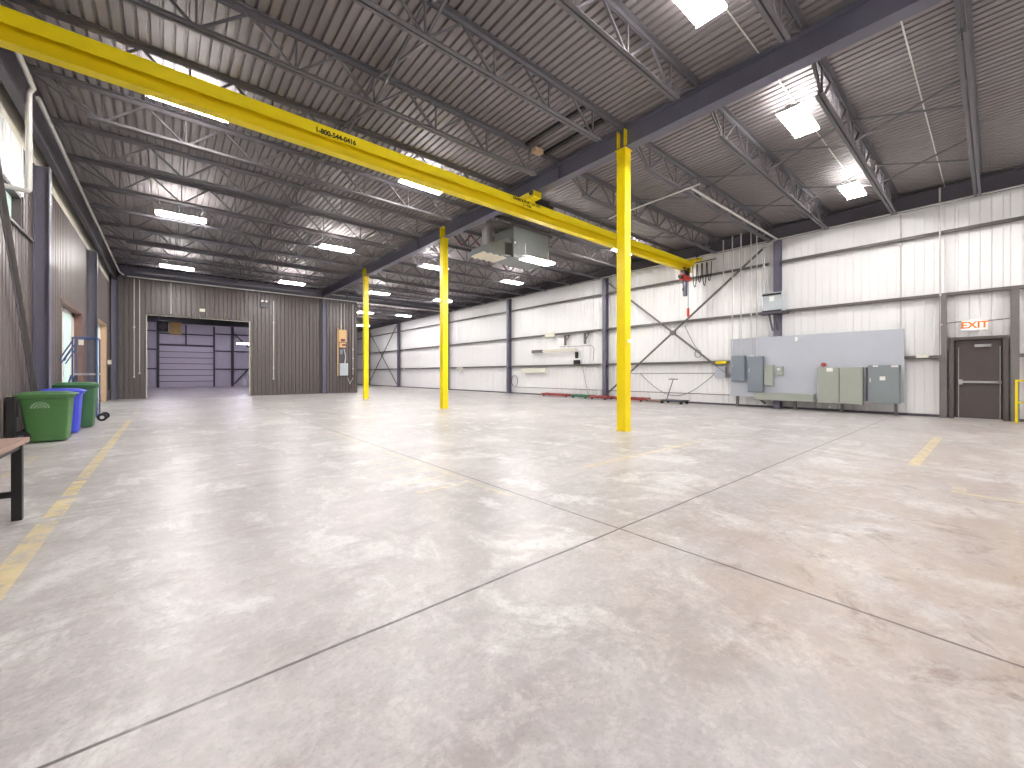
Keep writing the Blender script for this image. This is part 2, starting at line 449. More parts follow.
# eave beams
def eave(name, label, x, y0, y1, z0, z1, w=.2):
    t = thing(name, label, 'beam')
    MB().ibeam((x, y0, (z0 + z1) / 2), (x, y1, (z0 + z1) / 2), z1 - z0, w, .014, .02).build('beam_section', 'steel_dark', t); return t
eave('eave_beam', 'dark steel beam along the top of the white right wall', 16.95, YF, YE, 6.14, 6.6, .22)
eave('eave_beam', 'dark steel beam along the top of the brown left wall', -1.93, YF, YB, 5.84, 6.6, .11)
t = thing('girder', 'dark steel girder above the brown partition wall running on to the right wall', 'beam')
MB().ibeam((WL + .3, YB - .15, 6.32), (XC - .14, YB - .15, 6.32), .5, .2, .014, .02).ibeam((XC + .14, YB - .15, 6.32), (16.83, YB - .15, 6.32), .5, .2, .014, .02).build('beam_section', 'steel', t)

# right wall columns
rl = {0: 'dark grey wall column behind the wall-mounted transformer', 1: 'dark grey wall column between the X brace and the cream strip fitting',
      2: 'dark grey wall column seen between the two nearer yellow columns, hose coil beside it', 3: 'dark grey wall column hidden mostly by the middle yellow column',
      4: 'farthest clearly seen dark wall column, just right of the farthest yellow column', 5: 'dark grey wall column beyond the far X brace', -1: 'dark grey wall column right of the exit door outside the frame'}
for k, lb in rl.items():
    hcolumn('wall_column', lb, 16.94, Y0 - .18 + SP * k + (1.25 if k >= 4 else 0), 6.13, 'steel', 'grey columns on the white wall', d=.26, w=.2)
ll = {-1: 'dark column of the left wall behind the camera', 0: 'dark column of the left wall beside the camera', 1: 'blue-grey left wall column next to the diagonal brace and the high window', 2: 'blue-grey left wall column beside the doorway with the blue ladder'}
for k, lb in ll.items():
    hcolumn('wall_column', lb, -2.0, Y0 + SP * k, 5.6, 'steel', 'grey columns on the brown wall', d=.23, w=.22)
hcolumn('wall_column', 'blue-grey column in the corner between brown left wall and partition', -1.95, YB - .17, 6.0, 'steel', d=.25, w=.24)

# girts on right wall
bayname = {-1: 'right of the grey electrical backboard, over the exit door', 0: 'in the bay crossed by the near X brace', 1: 'in the bay of the cream strip fitting',
           2: 'in the bay left of the cream strip fitting', 3: 'in the bay behind the middle yellow column', 4: 'in the far bay with the thin X brace', 5: 'in the last bay at the far end'}
rowname = ['lowest', 'middle', 'top']
for k, bn in bayname.items():
    y0 = max(YF, Y0 + SP * (k - 0) + .13) if k >= 0 else Y0 - SP + .13
    y1 = Y0 + SP * (k + 1) - .13
    if k == -1: y0, y1 = Y0 - SP + .13, Y0 - .13
    y1 = min(y1, YE - .02)
    for r, z in enumerate(GZ):
        segs = [(y0, y1)]
        if k == -1 and r == 0: segs = [(y0, -.33), (.93, y1)]
        if k == -1 and r == 0: segs = [(.93, y1)]
        for a, b in segs:
            mb = MB().box(16.96, WR, a, b, z + .03, z + .045).box(16.96, 16.975, a, b, z - .05, z + .045).box(16.96, 17.0, a, b, z - .05, z - .035)
            o = mb.build('wall_girt', 'girt'); tag(o, f'{rowname[r]} steel girt on white wall {bn}', 'wall girt', 'girts of the white right wall')
o = MB().box(16.96, WR, -2.2, -.34, GZ[0] + .03, GZ[0] + .045).box(16.96, 16.975, -2.2, -.34, GZ[0] - .05, GZ[0] + .045).build('wall_girt', 'girt')
tag(o, 'short low girt on white wall right of the exit door, above yellow rail', 'wall girt', 'girts of the white right wall')
# far wall framing
FYc = YE - .2
for x, lb in ((5.0, 'dark column on the far pale wall right of the overhead door, seen through the opening'), (-2.0, 'dark column in the far left corner behind the opening'),):
    hcolumn('wall_column', lb, x, FYc, 6.1, 'steel_dark', 'columns of the far wall', d=.22, w=.22)
for r, z in enumerate((1.74, 3.52, 5.2)):
    for (a, b, w_) in ((-1.9, -.76, 'left of the overhead door'), (3.6, 4.88, 'between overhead door and column'), (5.12, 9.6, 'right of the column')):
        o = MB().box(a, b, YE - .18, YE, z + .03, z + .05).box(a, b, YE - .18, YE - .16, z - .07, z + .05).build('wall_girt', 'steel_dark')
        tag(o, f'{rowname[r]} dark girt on the far pale wall {w_}', 'wall girt', 'girts of the far wall')
o = MB().box(-.54, 3.44, YE - .18, YE - .13, 4.95, 5.07).build('wall_girt', 'steel_dark'); tag(o, 'dark girt above the overhead door in the far room', 'wall girt', 'girts of the far wall')
t = thing('cross_brace', 'dark K brace on the far pale wall seen at right of the opening', 'brace')
MB().bar((5.15, FYc + .05, 5.3), (7.3, FYc + .05, 3.0), .12, .06, (0, 1, 0)).build('brace_bar', 'steel_dark', t)
MB().bar((5.15, FYc + .05, .25), (7.3, FYc + .05, 2.9), .12, .06, (0, 1, 0)).build('brace_bar', 'steel_dark', t)
# braces right wall
def xbrace(label, ya, yb, w=.085, z0=.15, z1=5.95):
    t = thing('cross_brace', label, 'brace', (0, 0, 0), 0, 'X braces on the white wall')
    MB().bar((16.86, ya, z1), (16.86, yb, z0), .02, w, (1, 0, 0)).bar((16.86, ya, z1), (16.86, yb, z0), w, .012, (1, 0, 0)).build('brace_bar', 'girt', t)
    MB().bar((16.92, ya, z0), (16.92, yb, z1), .02, w, (1, 0, 0)).bar((16.92, ya, z0), (16.92, yb, z1), w, .012, (1, 0, 0)).build('brace_bar', 'girt', t)
    MB().box(16.84, 16.94, (ya+yb)/2 - .12, (ya+yb)/2 + .12, (z0+z1)/2 - .1, (z0+z1)/2 + .1).build('gusset_plate', 'girt', t)
xbrace('large grey steel X brace on white wall left of the electrical panels', Y0 + .2, Y0 + SP - .2)
xbrace('thin steel X brace on the distant wall beside farthest yellow column', Y0 + SP * 4 + 1.3, Y0 + SP * 5 + .9, .09)
# left wall diagonal brace
t = thing('diagonal_brace', 'dark diagonal steel brace with pale edge sloping down the left wall', 'brace')
a, b = Vector((-2.02, 9.0, 5.72)), Vector((-2.02, 12.6, .25))
MB().bar(a, b, .012, .12, (0, 1, 0)).build('brace_channel', 'steel_dark', t)
d = (b - a).normalized(); off = Vector((0, 1, 0)) - d * d.y; off.normalize()
MB().bar(a + off * .06 + Vector((.03, 0, 0)), b + off * .06 + Vector((.03, 0, 0)), .07, .012, tuple(off)).build('brace_flange', 'girt', t)

# ------------------------------------------------------------------ joists
def make_joist(x0, x1, label, reach=0.0, lefthook=True):
    t = thing('roof_joist', label, 'roof joist')
    zt, zb = 6.60, 6.06
    MB().box(x0, x1, -.085, -.012, zt + .06, zt + .078).box(x0, x1, .012, .085, zt + .06, zt + .078).box(x0, x1, -.022, -.010, zt - .015, zt + .07).box(x0, x1, .010, .022, zt - .015, zt + .07).build('top_chord', 'joist', t)
    n = 7; first = x0 + 1.05; last = x1 - 1.05; step = (last - first) / (n - 1)
    ca, cb = first - .2, last + .2 + reach
    MB().box(ca, cb, -.07, -.012, zb - .01, zb).box(ca, cb, .012, .07, zb - .01, zb).box(ca, cb, -.02, -.010, zb, zb + .06).box(ca, cb, .010, .02, zb, zb + .06).build('bottom_chord', 'joist', t)
    mb = MB()
    for k in range(n):
        x = first + k * step
        mb.bar((x - step * .5, 0, zt + .02), (x - .04, 0, zb + .03), .036)
        mb.bar((x + step * .5, 0, zt + .02), (x + .04, 0, zb + .03), .036)
        mb.bar((x, 0, zt + .02), (x, 0, zb + .03), .028)
    mb.bar((x0 + .12, 0, zt), (first - .08, 0, zb + .03), .028).bar((x1 - .12, 0, zt), (last + .08, 0, zb + .03), .028)
    mb.build('web_bracing', 'joist', t)
    MB().box(x0, x0 + .12, -.05, .05, zt - .0, zt + .05).build('bearing_seat', 'joist', t)
    MB().box(x1 - .12, x1, -.05, .05, zt - .0, zt + .05).build('bearing_seat', 'joist', t)
    return t
JY = [.3, 1.95, 3.6] + [Y0 + SP / 4 * k for k in range(24)]
JY = [y for y in JY if y < YE - .8 and abs(y - (YB - .15)) > .8]
ordn = ['first', 'second', 'third', 'fourth', 'fifth', 'sixth', 'seventh', 'eighth', 'ninth', 'tenth', 'eleventh', 'twelfth', 'thirteenth', 'fourteenth', 'fifteenth', 'sixteenth', 'seventeenth', 'eighteenth', 'nineteenth', 'twentieth', 'twenty-first', 'twenty-second', 'twenty-third', 'twenty-fourth', 'twenty-fifth', 'twenty-sixth', 'twenty-seventh']
jl = make_joist(-2.0, XC - .02, 'open-web roof joist left of the main beam, first from the camera'); jl['group'] = 'joists left of the main beam'
jr = make_joist(XC + .02, 17.0, 'open-web roof joist right of the main beam, first from the camera', .55); jr['group'] = 'joists right of the main beam'
L = [y for y in JY if 1 < y < YB]
for i, y in enumerate(L):
    if i == 0: jl.location = (0, y, 0)
    else: dup(jl, (0, y, 0), f'roof joist left of the main beam, {ordn[i]} from the camera')
for i, y in enumerate(JY):
    if i == 0: jr.location = (0, y, 0)
    else: dup(jr, (0, y, 0), f'open-web roof joist right of the main beam, {ordn[i]} from the camera')
# joist bridging pairs
def bridging(x, ya, yb, label, group):
    t = thing('joist_bridging', label, 'roof bridging', (x, (ya + yb) / 2, 0), 0, group)
    h = (yb - ya) / 2
    MB().bar((0, -h, 6.62), (0, h, 6.1), .045, .03).build('bridging_bar', 'joist', t)
    MB().bar((.06, -h, 6.1), (.06, h, 6.62), .045, .03).build('bridging_bar', 'joist', t)
for (x, ys, w_) in ((2.85, L, 'left of the main beam'), (11.0, JY[:14], 'right of the main beam, inner row'), (13.9, JY[:14], 'right of the main beam, outer row')):
    for i in range(len(ys) - 1):
        if ys[i+1] - ys[i] < 2.2:
            bridging(x, ys[i], ys[i+1], f'crossed roof bridging bars {w_}, {ordn[i]} pair from camera', 'bridging between joists')
# red primer angles near heater
t = thing('reinforcing_strut', 'dull red primed roof reinforcing bars behind the heater', 'strut')
for x in (7.9, 8.9, 9.9):
    MB().bar((x, 12.98, 6.58), (x + .6, 12.98, 6.1), .04).build('strut_bar', 'rust', t)
    MB().bar((x + .6, 12.98, 6.1), (x + 1.0, 12.98, 6.58), .04).build('strut_bar', 'rust', t)
for x in (10.9, 11.8):
    MB().bar((x, 14.9, 6.58), (x + .5, 14.9, 6.1), .04).build('strut_bar', 'rust', t)
# roof opening frame (dark angle frame) by near joists
t = thing('roof_frame', 'dark angle frame under a roof opening near the nearest yellow column', 'frame')
MB().bar((6.45, 5.35, 6.64), (6.45, 7.1, 6.64), .09, .06).build('angle_bar', 'black', t)
MB().bar((7.05, 5.35, 6.64), (7.05, 7.1, 6.64), .09, .06).build('angle_bar', 'black', t)
MB().box(6.6, 6.85, 6.95, 7.1, 6.5, 6.6).build('tag_plate', 'ply', t)

# ------------------------------------------------------------------ lamps
def make_lamp(label, tubemat='tube'):
    t = thing('ceiling_light', label, 'ceiling light', (0, 0, 0))
    body = MB().box(-.6, .6, -.05, .05, .045, .10)
    body.build('ballast_housing', 'white', t)
    rf = MB()
    for y in (-.165, -.055, .055, .165):
        rf.box(-.6, .6, y - .054, y - .010, .036, .040).box(-.6, .6, y + .010, y + .054, .036, .040)
    rf.box(-.61, -.6, -.21, .21, .0, .06).box(.6, .61, -.21, .21, .0, .06)
    rf.build('reflector', 'white', t)
    for y in (-.165, -.055, .055, .165):
        MB().cyl((-.57, y, .012), (.57, y, .012), .019, 8).build('tube', tubemat, t)
    for x in (-.5, .5): MB().cyl((x, 0, .1), (x, 0, DECK - 6.2), .004, 6).build('hanging_wire', 'pipe', t)
    return t
lamp = make_lamp('x')
lc = make_lamp('x', 'tube_cool')
lamps = [(.3, 9.2, 6, 'lit strip light under the left part of the yellow crane beam'),
         (4.93, 9.35, 6, 'lit strip light just below the crane beam, left of middle yellow column'),
         (.33, 15.95, 6, 'lit strip light in the left row, second from the camera'),
         (4.92, 16.15, 6, 'lit strip light left of the farthest yellow column, above the partition wall'),
         (.34, 23.65, 6, 'lit strip light over the brown partition opening at its left'),
         (5.0, 23.8, 6, 'lit strip light over the right end of the partition opening'),
         (8.95, 9.35, 4.8, 'lit strip light hanging low beneath the galvanised heater'),
         (13.7, 16.2, 6, 'lit strip light between the middle yellow column and heater lamp'),
         (9.55, 23.5, 6, 'lit strip light directly right of the farthest yellow column'),
         (9.15, 16.2, 6, 'lit strip light half hidden by the middle yellow column near its top'),
         (13.7, 23.2, 6, 'lit strip light half hidden by the middle yellow column, lower and farther'),
         (13.55, 9.3, 6, 'lit strip light hidden by the nearest yellow column'),
         (4.98, 2.45, 6, 'bright strip light at the top edge of the photo'),
         (9.1, 2.4, 6, 'bright strip light right of main beam, nearer of the two on the right'),
         (13.6, 2.4, 6, 'bright strip light nearest to the white right wall'),
         (.35, 2.4, 6, 'strip light over the area left of the camera'),
         (.35, -4, 6, 'added unseen strip light behind the camera on the left'), (4.9, -4, 6, 'added unseen strip light behind the camera, second from left'),  # row of four out of view, added for the light it gives
         (9.1, -4, 6, 'added unseen strip light behind the camera, second from right'), (13.6, -4, 6, 'added unseen strip light behind the camera on the right'),
         (14.75, 31.2, 6, 'pale strip light beyond the partition line near the far right wall'),
         (11.76, 31.6, 6, 'strip light showing at the partition end behind farthest column'),
         (14.1, 38.5, 5.8, 'lowest and farthest strip light at the partition end')]
for i, (x, y, z, lb) in enumerate(lamps):
    if z == 6 and y < 12: k_ = (6.2 - 1.25) / 4.75; x, y, z = x * k_, y * k_, 6.2
    if i == 0: lamp.location = (x, y, z); lamp['label'] = lb; lamp['group'] = 'strip lights of the main hall'
    else: dup(lamp, (x, y, z), lb, 'strip lights of the main hall')
cool = [(4.55, 36.5, 3.5, 'cool strip light hanging low in the far room at the opening edge'), (0, 33, 5.9, 'cool strip light in the far room near the partition at left'),
        (5.2, 33, 5.9, 'cool strip light in the far room near the partition at right'), (0, 43, 5.9, 'cool strip light deep in the far room at left'), (5.2, 43, 5.9, 'cool strip light deep in the far room at right')]
for i, (x, y, z, lb) in enumerate(cool):
    if i == 0: lc.location = (x, y, z); lc['label'] = lb; lc['group'] = 'strip lights of the far room'
    else: dup(lc, (x, y, z), lb, 'strip lights of the far room')
for i, o in enumerate([lamp]): pass

# ------------------------------------------------------------------ crane
CY = 8.22
t = thing('bridge_crane', 'long bright yellow bridge crane beam spanning the hall with black lettering', 'crane', (0, CY, 0))
MB().box(-1.82, 16.75, -.15, .15, 5.875, 5.89).box(-1.82, 16.75, -.15, -.14, 5.685, 5.875).box(-1.82, 16.75, .14, .15, 5.685, 5.875).build('cap_channel', 'crane', t)
MB().box(-1.82, 16.75, -.007, .007, 5.50, 5.875).build('web', 'crane', t)
MB().box(-1.82, 16.75, -.095, .095, 5.485, 5.505).build('bottom_flange', 'crane', t)
text('lettering', '1-800-544-0416', .13, (2.45, -.155, 5.755), (PI/2, 0, 0), 'ink', t, .88)
text('lettering', 'CRANE & HOIST CO. LTD.', .095, (7.35, -.155, 5.83), (PI/2, 0, 0), 'ink', t, .9)
text('lettering', '2 - TON', .09, (7.35, -.155, 5.74), (PI/2, 0, 0), 'ink', t, .9)
for x, w_ in ((7.45, .28), (16.7, .22), (-1.74, .1)):
    tr = MB().box(x - w_/2, x + w_/2, -.45, .45, 5.9, 6.06).box(x - w_/2 - .02, x + w_/2 + .02, -.2, .2, 5.86, 5.93).build('end_truck', 'crane', t, bevel=.01)
    for y in (-.36, .36):
        MB().cyl((x - w_/2 - .03, y, 6.02), (x + w_/2 + .03, y, 6.02), .07, 16).build('wheel', 'black', tr)
MB().box(7.75, 8.25, -.1, .14, 5.92, 6.1).cyl((8.25, .02, 6.0), (8.45, .02, 6.0), .07).build('drive_motor', 'black', t)
MB().tube([(7.9, .3, 5.97), (17.0, .3, 5.97)], .015, 8).build('festoon_track', 'joist', t)
# hoist (hangs from crane, rides along it)
t = thing('chain_hoist', 'small red electric chain hoist at the right end of the crane beam', 'hoist', (16.25, CY, 0))
MB().box(-.16, .16, -.11, .11, 5.36, 5.47).box(-.2, -.12, -.1, .1, 5.3, 5.6).box(.12, .2, -.1, .1, 5.3, 5.6).build('trolley', 'black', t)
b = MB().tube([(-.3, 0, 5.2), (-.28, 0, 5.2), (.28, 0, 5.2), (.3, 0, 5.2)], [.10, .13, .13, .10], 18).build('hoist_body', 'red', t, smooth=True)
MB().cyl((-.4, 0, 5.2), (-.3, 0, 5.2), .09, 16).box(-.1, .1, -.1, .1, 5.28, 5.38).build('motor_cap', 'black', b)
MB().box(-.06, .08, -.07, .07, 4.45, 5.08).build('chain_bag', 'steel', t, bevel=.01)
MB().tube([(-.16, 0, 5.08), (-.16, 0, 4.75)], .01, 6).cyl((-.16, 0, 4.75), (-.16, 0, 4.66), .03).build('hook_chain', 'black', t)
MB().tube([(.22, -.02, 5.1), (.24, -.02, 4.6), (.23, -.02, 4.05), (.25, -.02, 3.95)], .012, 6).build('pendant_cable', 'black', t)
MB().box(.2, .3, -.05, .03, 3.62, 3.98).build('pendant_control', 'red', t, bevel=.015)
# festoon loops
t = thing('festoon_cable', 'looped black cables hanging past the right end of the crane', 'cable', (0, 0, 0))
for i in range(4):
    x0 = 16.78 + .0 * i; y = 8.15 - i * .2
    pts = []
    for k in range(13):
        a = k / 12; pts.append((x0, y - .17 * a, 5.8 - .85 * math.sin(PI * a) ** .45 * (.9 if i % 2 else 1.1)))
    MB().tube(pts, .016, 6).build('cable_loop', 'rubber', t)
MB().tube([(16.78, 8.3, 5.87), (16.78, 7.2, 5.87)], .02, 8).build('cable_track', 'joist', t)

# ------------------------------------------------------------------ heater
t = thing('unit_heater', 'big galvanised box heater with louvred hood hanging under the roof', 'heater')
MB().box(8.4, 9.95, 9.85, 10.85, 4.98, 5.95).build('cabinet', 'galv', t, bevel=.01)
MB().box(8.9, 9.6, 9.82, 9.85, 5.0, 5.12).box(8.43, 8.47, 9.83, 9.85, 5.4, 5.46).build('name_plate', 'white', t)
hd = MB()
hd.loft([[(8.4, 9.95, 4.98), (8.4, 10.75, 4.98), (8.4, 10.75, 5.55), (8.4, 9.95, 5.55)], [(8.25, 9.95, 4.98), (8.25, 10.75, 4.98), (8.25, 10.75, 5.55), (8.25, 9.95, 5.55)],
         [(7.3, 9.95, 4.98), (7.3, 10.75, 4.98), (7.4, 10.75, 5.2), (7.4, 9.95, 5.2)]])
hd.build('discharge_hood', 'galv', t)
lo = MB()
for k in range(4):
    lo.bar((7.42 + k * .24, 10.0, 4.95), (7.42 + k * .24, 10.7, 4.95), .17, .012, (.3, 0, 1))
lo.build('louvre', 'cream', t)
MB().box(8.12, 8.37, 9.92, 9.95, 5.03, 5.4).build('side_grille', 'black', t)
el = MB().tube([(7.95, 10.5, 5.2), (7.85, 10.5, 5.5), (7.82, 10.5, 5.8), (7.95, 10.5, 6.02), (8.3, 10.5, 6.1), (8.8, 10.5, 6.1)], .17, 16)
el.build('duct_elbow', 'joist', t, smooth=True)
MB().box(8.3, 10.2, 9.9, 9.98, 5.95, 6.03).build('support_rail', 'steel_dark', t); MB().box(8.3, 10.2, 10.7, 10.78, 5.95, 6.03).build('support_rail', 'steel_dark', t)
rd = MB()
for x in (8.35, 10.1):
    for y in (9.94, 10.74): rd.cyl((x, y, 6.0), (x, y, 6.62), .01, 6)
rd.build('hanger_rod', 'steel_dark', t)

# ------------------------------------------------------------------ pipes
def pipe(name, label, pts, r, m='pipe', cat='pipe', group=None, clamps=()):
    o = MB().tube(pts, r, 10).build(name, m, None, smooth=True); tag(o, label, cat, group)
    for c in clamps: MB().box(c[0] - .04, c[0] + .04, c[1] - .04, c[1] + .04, c[2] - .03, c[2] + .03).build('clamp', m, o)
    return o
pipe('gas_pipe', 'long grey pipe under the roof edge following the left wall into the corner', [(-1.74, 10.9, 6.12), (-1.74, 26.9, 6.12), (-1.62, 27.35, 6.08)], .035, clamps=[(-1.74, 20.5, 6.12), (-1.74, 14.8, 6.12)])
pipe('drop_pipe', 'pale pipe dropping down the left wall beside the high window', [(-1.70, 6.5, 6.12), (-1.74, 10.55, 6.12), (-1.8, 10.62, 6.05), (-1.8, 10.62, 4.4), (-1.82, 10.62, 4.36), (-2.1, 10.62, 4.38)], .042)
pipe('wall_pipe', 'pale pipe running along the top of the brown partition wall', [(-1.5, 27.35, 6.03), (16.7, 27.35, 6.03)], .035)
pipe('wall_pipe', 'thin pale pipe along the very top of the partition line above the other', [(7.9, 27.2, 6.3), (12.4, 27.2, 6.3), (16.6, 27.2, 6.2)], .03)
pipe('conduit', 'left of the two thin conduits ending above floor at the partition left side', [(-1.26, YB - .04, 6.0), (-1.26, YB - .04, 1.1)], .02, group='drop conduits on the partition', clamps=[(-1.26, YB - .05, 1.1), (-1.26, YB - .05, 3.6)])
pipe('conduit', 'right of the two thin conduits ending above floor at the partition left side', [(-1.06, YB - .04, 6.0), (-1.06, YB - .04, 1.3)], .02, group='drop conduits on the partition', clamps=[(-1.06, YB - .05, 1.28)])
pipe('conduit', 'single pale conduit down the partition right of the big opening', [(4.84, YB - .05, 5.6), (4.84, YB - .05, .95)], .028, group='drop conduits on the partition', clamps=[(4.84, YB - .05, 1.6), (4.84, YB - .05, 4.3), (4.84, YB - .05, .95)])
pipe('conduit', 'thin conduit over the opening of the partition', [(.15, YB - .05, 6.0), (.15, YB - .05, 4.4)], .018, group='drop conduits on the partition')
# right wall conduits
cd = [(7.06, 6.5, 4.9, 'leftmost'), (6.72, 6.6, 1.95, 'second'), (6.40, 6.6, 1.95, 'third'), (6.04, 6.6, 1.92, 'fourth'), (5.84, 6.6, 1.92, 'fifth')]
for y, z1, z0, w_ in cd:
    pipe('conduit', f'{w_} of the vertical conduits feeding the blue-grey electrical panels', [(16.69, y * .975, z1), (16.69, y * .975, z0 if w_ == 'leftmost' else 1.25 + (z0 - 1.25) * .968)], .02, 'pipe', 'conduit', 'conduits above the panels')
pipe('conduit', 'thick pale conduit running under the roof and down to the transformer', [(10.15, 4.95, 5.95), (16.4, 4.95, 6.0), (16.75, 5.42, 5.98), (16.8, 5.5, 5.9), (16.8, 5.5, 4.2)], .03, 'pipe', 'conduit')
pipe('conduit', 'thin conduit under roof turning toward the crane near the right wall', [(10.3, 7.6, 6.0), (10.15, 4.75, 5.99)], .02, 'pipe', 'conduit')
pipe('eave_pipe', 'long pale pipe along the top of the white right wall', [(16.78, -3.0, 6.1), (16.78, 27.0, 6.1)], .025, 'pipe')
pipe('eave_pipe', 'short pale pipe below the roof edge right of the crane end', [(16.5, 7.0, 5.98), (16.5, 12.0, 6.05)], .022, 'pipe')
pipe('conduit', 'vertical conduit on white wall above the right edge of the grey backboard', [(17.08, 1.85, 6.1), (17.08, 1.85, 2.0)], .02, 'pipe', 'conduit', clamps=[(17.08, 1.85, 5.2)])
pipe('conduit', 'tall pale conduit beside the left jamb of the exit door', [(16.9, 1.02, 6.6), (16.9, 1.0, 2.4), (16.9, 1.0, 1.8)], .022, 'pipe', 'conduit', clamps=[(16.92, 1.0, 2.66)])
pipe('conduit', 'thin roof conduit running to the door wall, right of the strip lights', [(7.9, .92, 6.62), (16.9, .92, 6.58)], .011, 'pipe', 'conduit')
pipe('conduit', 'roof conduit linking the two right strip lights', [(5.3, 2.55, 6.62), (13.6, 2.55, 6.62)], .011, 'pipe', 'conduit')
pipe('air_line', 'thin pale pipe low along the white wall below the X brace', [(17.05, 6.8, 1.28), (17.05, 11.9, 1.28)], .014, 'girt', 'pipe')
pipe('air_line', 'dark thin line just above floor along the white wall', [(17.05, 6.8, .42), (17.05, 19.8, .42)], .016, 'girt', 'pipe')
pipe('hose', 'long grey hose drooping in a curve below the X brace', [(17.0, 7.35 + 3.4 * k / 14, 1.25 - .95 * math.sin(PI * k / 14)) for k in range(15)], .014, 'girt', 'hose')
pipe('hose', 'thin black hose hanging from the crane pendant down to the wall bracket', [(16.9, 8.55 - 1.1 * k / 10, 3.3 - 1.6 * k / 10 - .25 * math.sin(PI * k / 10)) for k in range(11)], .012, 'joist', 'hose')
pipe('cable', 'thin cable hanging down right of the cream strip fitting', [(17.03, 14.3, 1.7), (17.03, 14.1, .9), (17.03, 13.9, .15)], .012, 'joist', 'cable')
def coil(label, y, z, r, name='hose_coil'):
    o = MB().tube([(17.02 + .01 * (k % 3), y + r * math.cos(k * PI / 8), z + r * 1.2 * math.sin(k * PI / 8)) for k in range(34)], .014, 6, True).build(name, 'joist'); tag(o, label, 'hose')
coil('small ring of hose on white wall inside the X brace', 8.05, 2.1, .13)
coil('dark hose coil hanging on the wall column between the yellow columns', 19.9, .8, .3)

# ------------------------------------------------------------------ exit door
dr = struct('door_1', MB().box(16.92, WR, DY1, DY1 + .1, 0, DZ + .08).box(16.92, WR, DY0 - .1, DY0, 0, DZ + .08).box(16.92, WR, DY0, DY1, DZ, DZ + .08), 'frame')
lf = MB().box(17.0, 17.05, DY0 + .02, DY1 - .02, .03, DZ - .02).build('door_leaf', 'door', dr, bevel=.004)
pb = MB().box(16.93, 16.97, DY0 + .02, DY1 - .1, 1.0, 1.06).box(16.92, 17.0, DY1 - .16, DY1 - .09, .96, 1.1).box(16.93, 17.0, DY0 + .04, DY0 + .09, .99, 1.07)
pb.build('push_bar', 'alu', lf)
MB().box(16.92, 17.0, .06, .36, 1.99, 2.06).build('door_closer', 'alu', lf)
MB().bar((16.95, .35, 2.08), (16.97, .62, 2.14), .02, .01).build('closer_arm', 'frame', lf)
MB().box(16.97, 17.0, DY0 + .04, DY0 + .055, .05, 2.0).box(16.97, 17.0, DY1 - .09, DY1 - .075, .05, 2.0).build('vertical_rod', 'alu', lf)
MB().box(17.09, 17.14, DY0 - .05, DY1 + .05, 0, DZ + .05).build('light_stop_panel', 'door', dr)  # sheet added behind the leaf to stop light leaking through its gaps
MB().box(16.9, WR, DY0, DY1, 0, .03).build('threshold', 'alu', dr)
for y, lb in ((.95, 'dark steel post left of the exit door rising to the middle girt'), (-.34, 'dark steel post right of the exit door rising to the middle girt')):
    o = MB().box(16.9, WR, y - .055, y + .055, 0, 3.48).box(16.88, 16.9, y - .075, y + .075, 0, 3.48).build('door_post', 'girt'); tag(o, lb, 'post', 'posts beside the exit door')
o = thing('exit_sign', 'white exit sign with glowing orange letters above the brown door', 'exit sign', (17.0, .36, 2.6))
MB().box(-.03, .03, -.24, .24, -.15, .15).build('sign_housing', 'white', o, bevel=.01)
MB().box(-.035, -.03, -.22, .22, -.12, .12).build('sign_face', 'signlit', o)
text('lettering', 'EXIT', .25, (-.04, 0, -.005), (PI/2, 0, -PI/2), 'orange', o, .98)
MB().tube([(0, .24, .12), (0, .52, .1)], .012, 6).tube([(0, -.24, .1), (0, -.62, .12)], .012, 6).build('sign_conduit', 'girt', o)

# yellow handrail
t = thing('handrail', 'bright yellow tubular guard rail right of the exit door', 'handrail')
MB().tube([(16.7, -.36, 0), (16.7, -.36, 1.08)], .025, 12).build('post', 'yellow', t)
MB().tube([(16.7, -1.7, 0), (16.7, -1.7, 1.08)], .025, 12).build('post', 'yellow', t)
MB().tube([(16.7, -.34, 1.08), (16.7, -3.0, 1.08)], .025, 12).build('top_rail', 'yellow', t)
MB().tube([(16.7, -.36, .52), (16.7, -3.0, .52)], .02, 12).build('mid_rail', 'yellow', t)
MB().box(16.64, 16.76, -.42, -.3, 0, .01).build('base_plate', 'yellow', t)

# ------------------------------------------------------------------ electrical
t = thing('electrical_backboard', 'large light grey backboard on white wall carrying the cabinets', 'backboard')
MB().box(16.75, 16.78, 1.74, 6.64, .40, 2.6).build('board', 'elecboard', t)
for y in (1.9, 3.2, 4.5, 6.4): MB().box(16.78, 16.95, y, y + .06, .0, 2.5).build('mounting_strut', 'girt', t)
def cabinet(name, label, y0, y1, z0, z1, m, d=.13, seam=False, plates=(), handle=True, cat='electrical cabinet'):
    t = thing(name, label, cat, (16.745, (y0 + y1) / 2 * .975, 1.25 + (z0 - 1.25) * .968)); w = (y1 - y0) / 2 * .968; h = (z1 - z0) * .968
    MB().box(-d, 0, -w, w, 0, h).build('enclosure', m, t, bevel=.008)
    if seam:
        for a, b in ((-w + .015, -.012), (.012, w - .015)): MB().box(-d - .012, -d, a, b, .02, h - .02).build('cabinet_door', m, t, bevel=.004)
    if seam: MB().box(-d - .004, -d, -.012, .012, .02, h - .02).build('door_gap', 'steel_dark', t)
    else: MB().box(-d - .012, -d, -w + .015, w - .015, .02, h - .02).build('cabinet_door', m, t, bevel=.004)
    if handle: MB().box(-d - .035, -d - .012, w - .07, w - .04, h * .55, h * .66).build('latch', 'alu', t)
    for (py, pz, pw, ph) in plates: MB().box(-d - .016, -d - .012, py - pw/2, py + pw/2, pz - ph/2, pz + ph/2).build('name_plate', 'white', t)
    return t
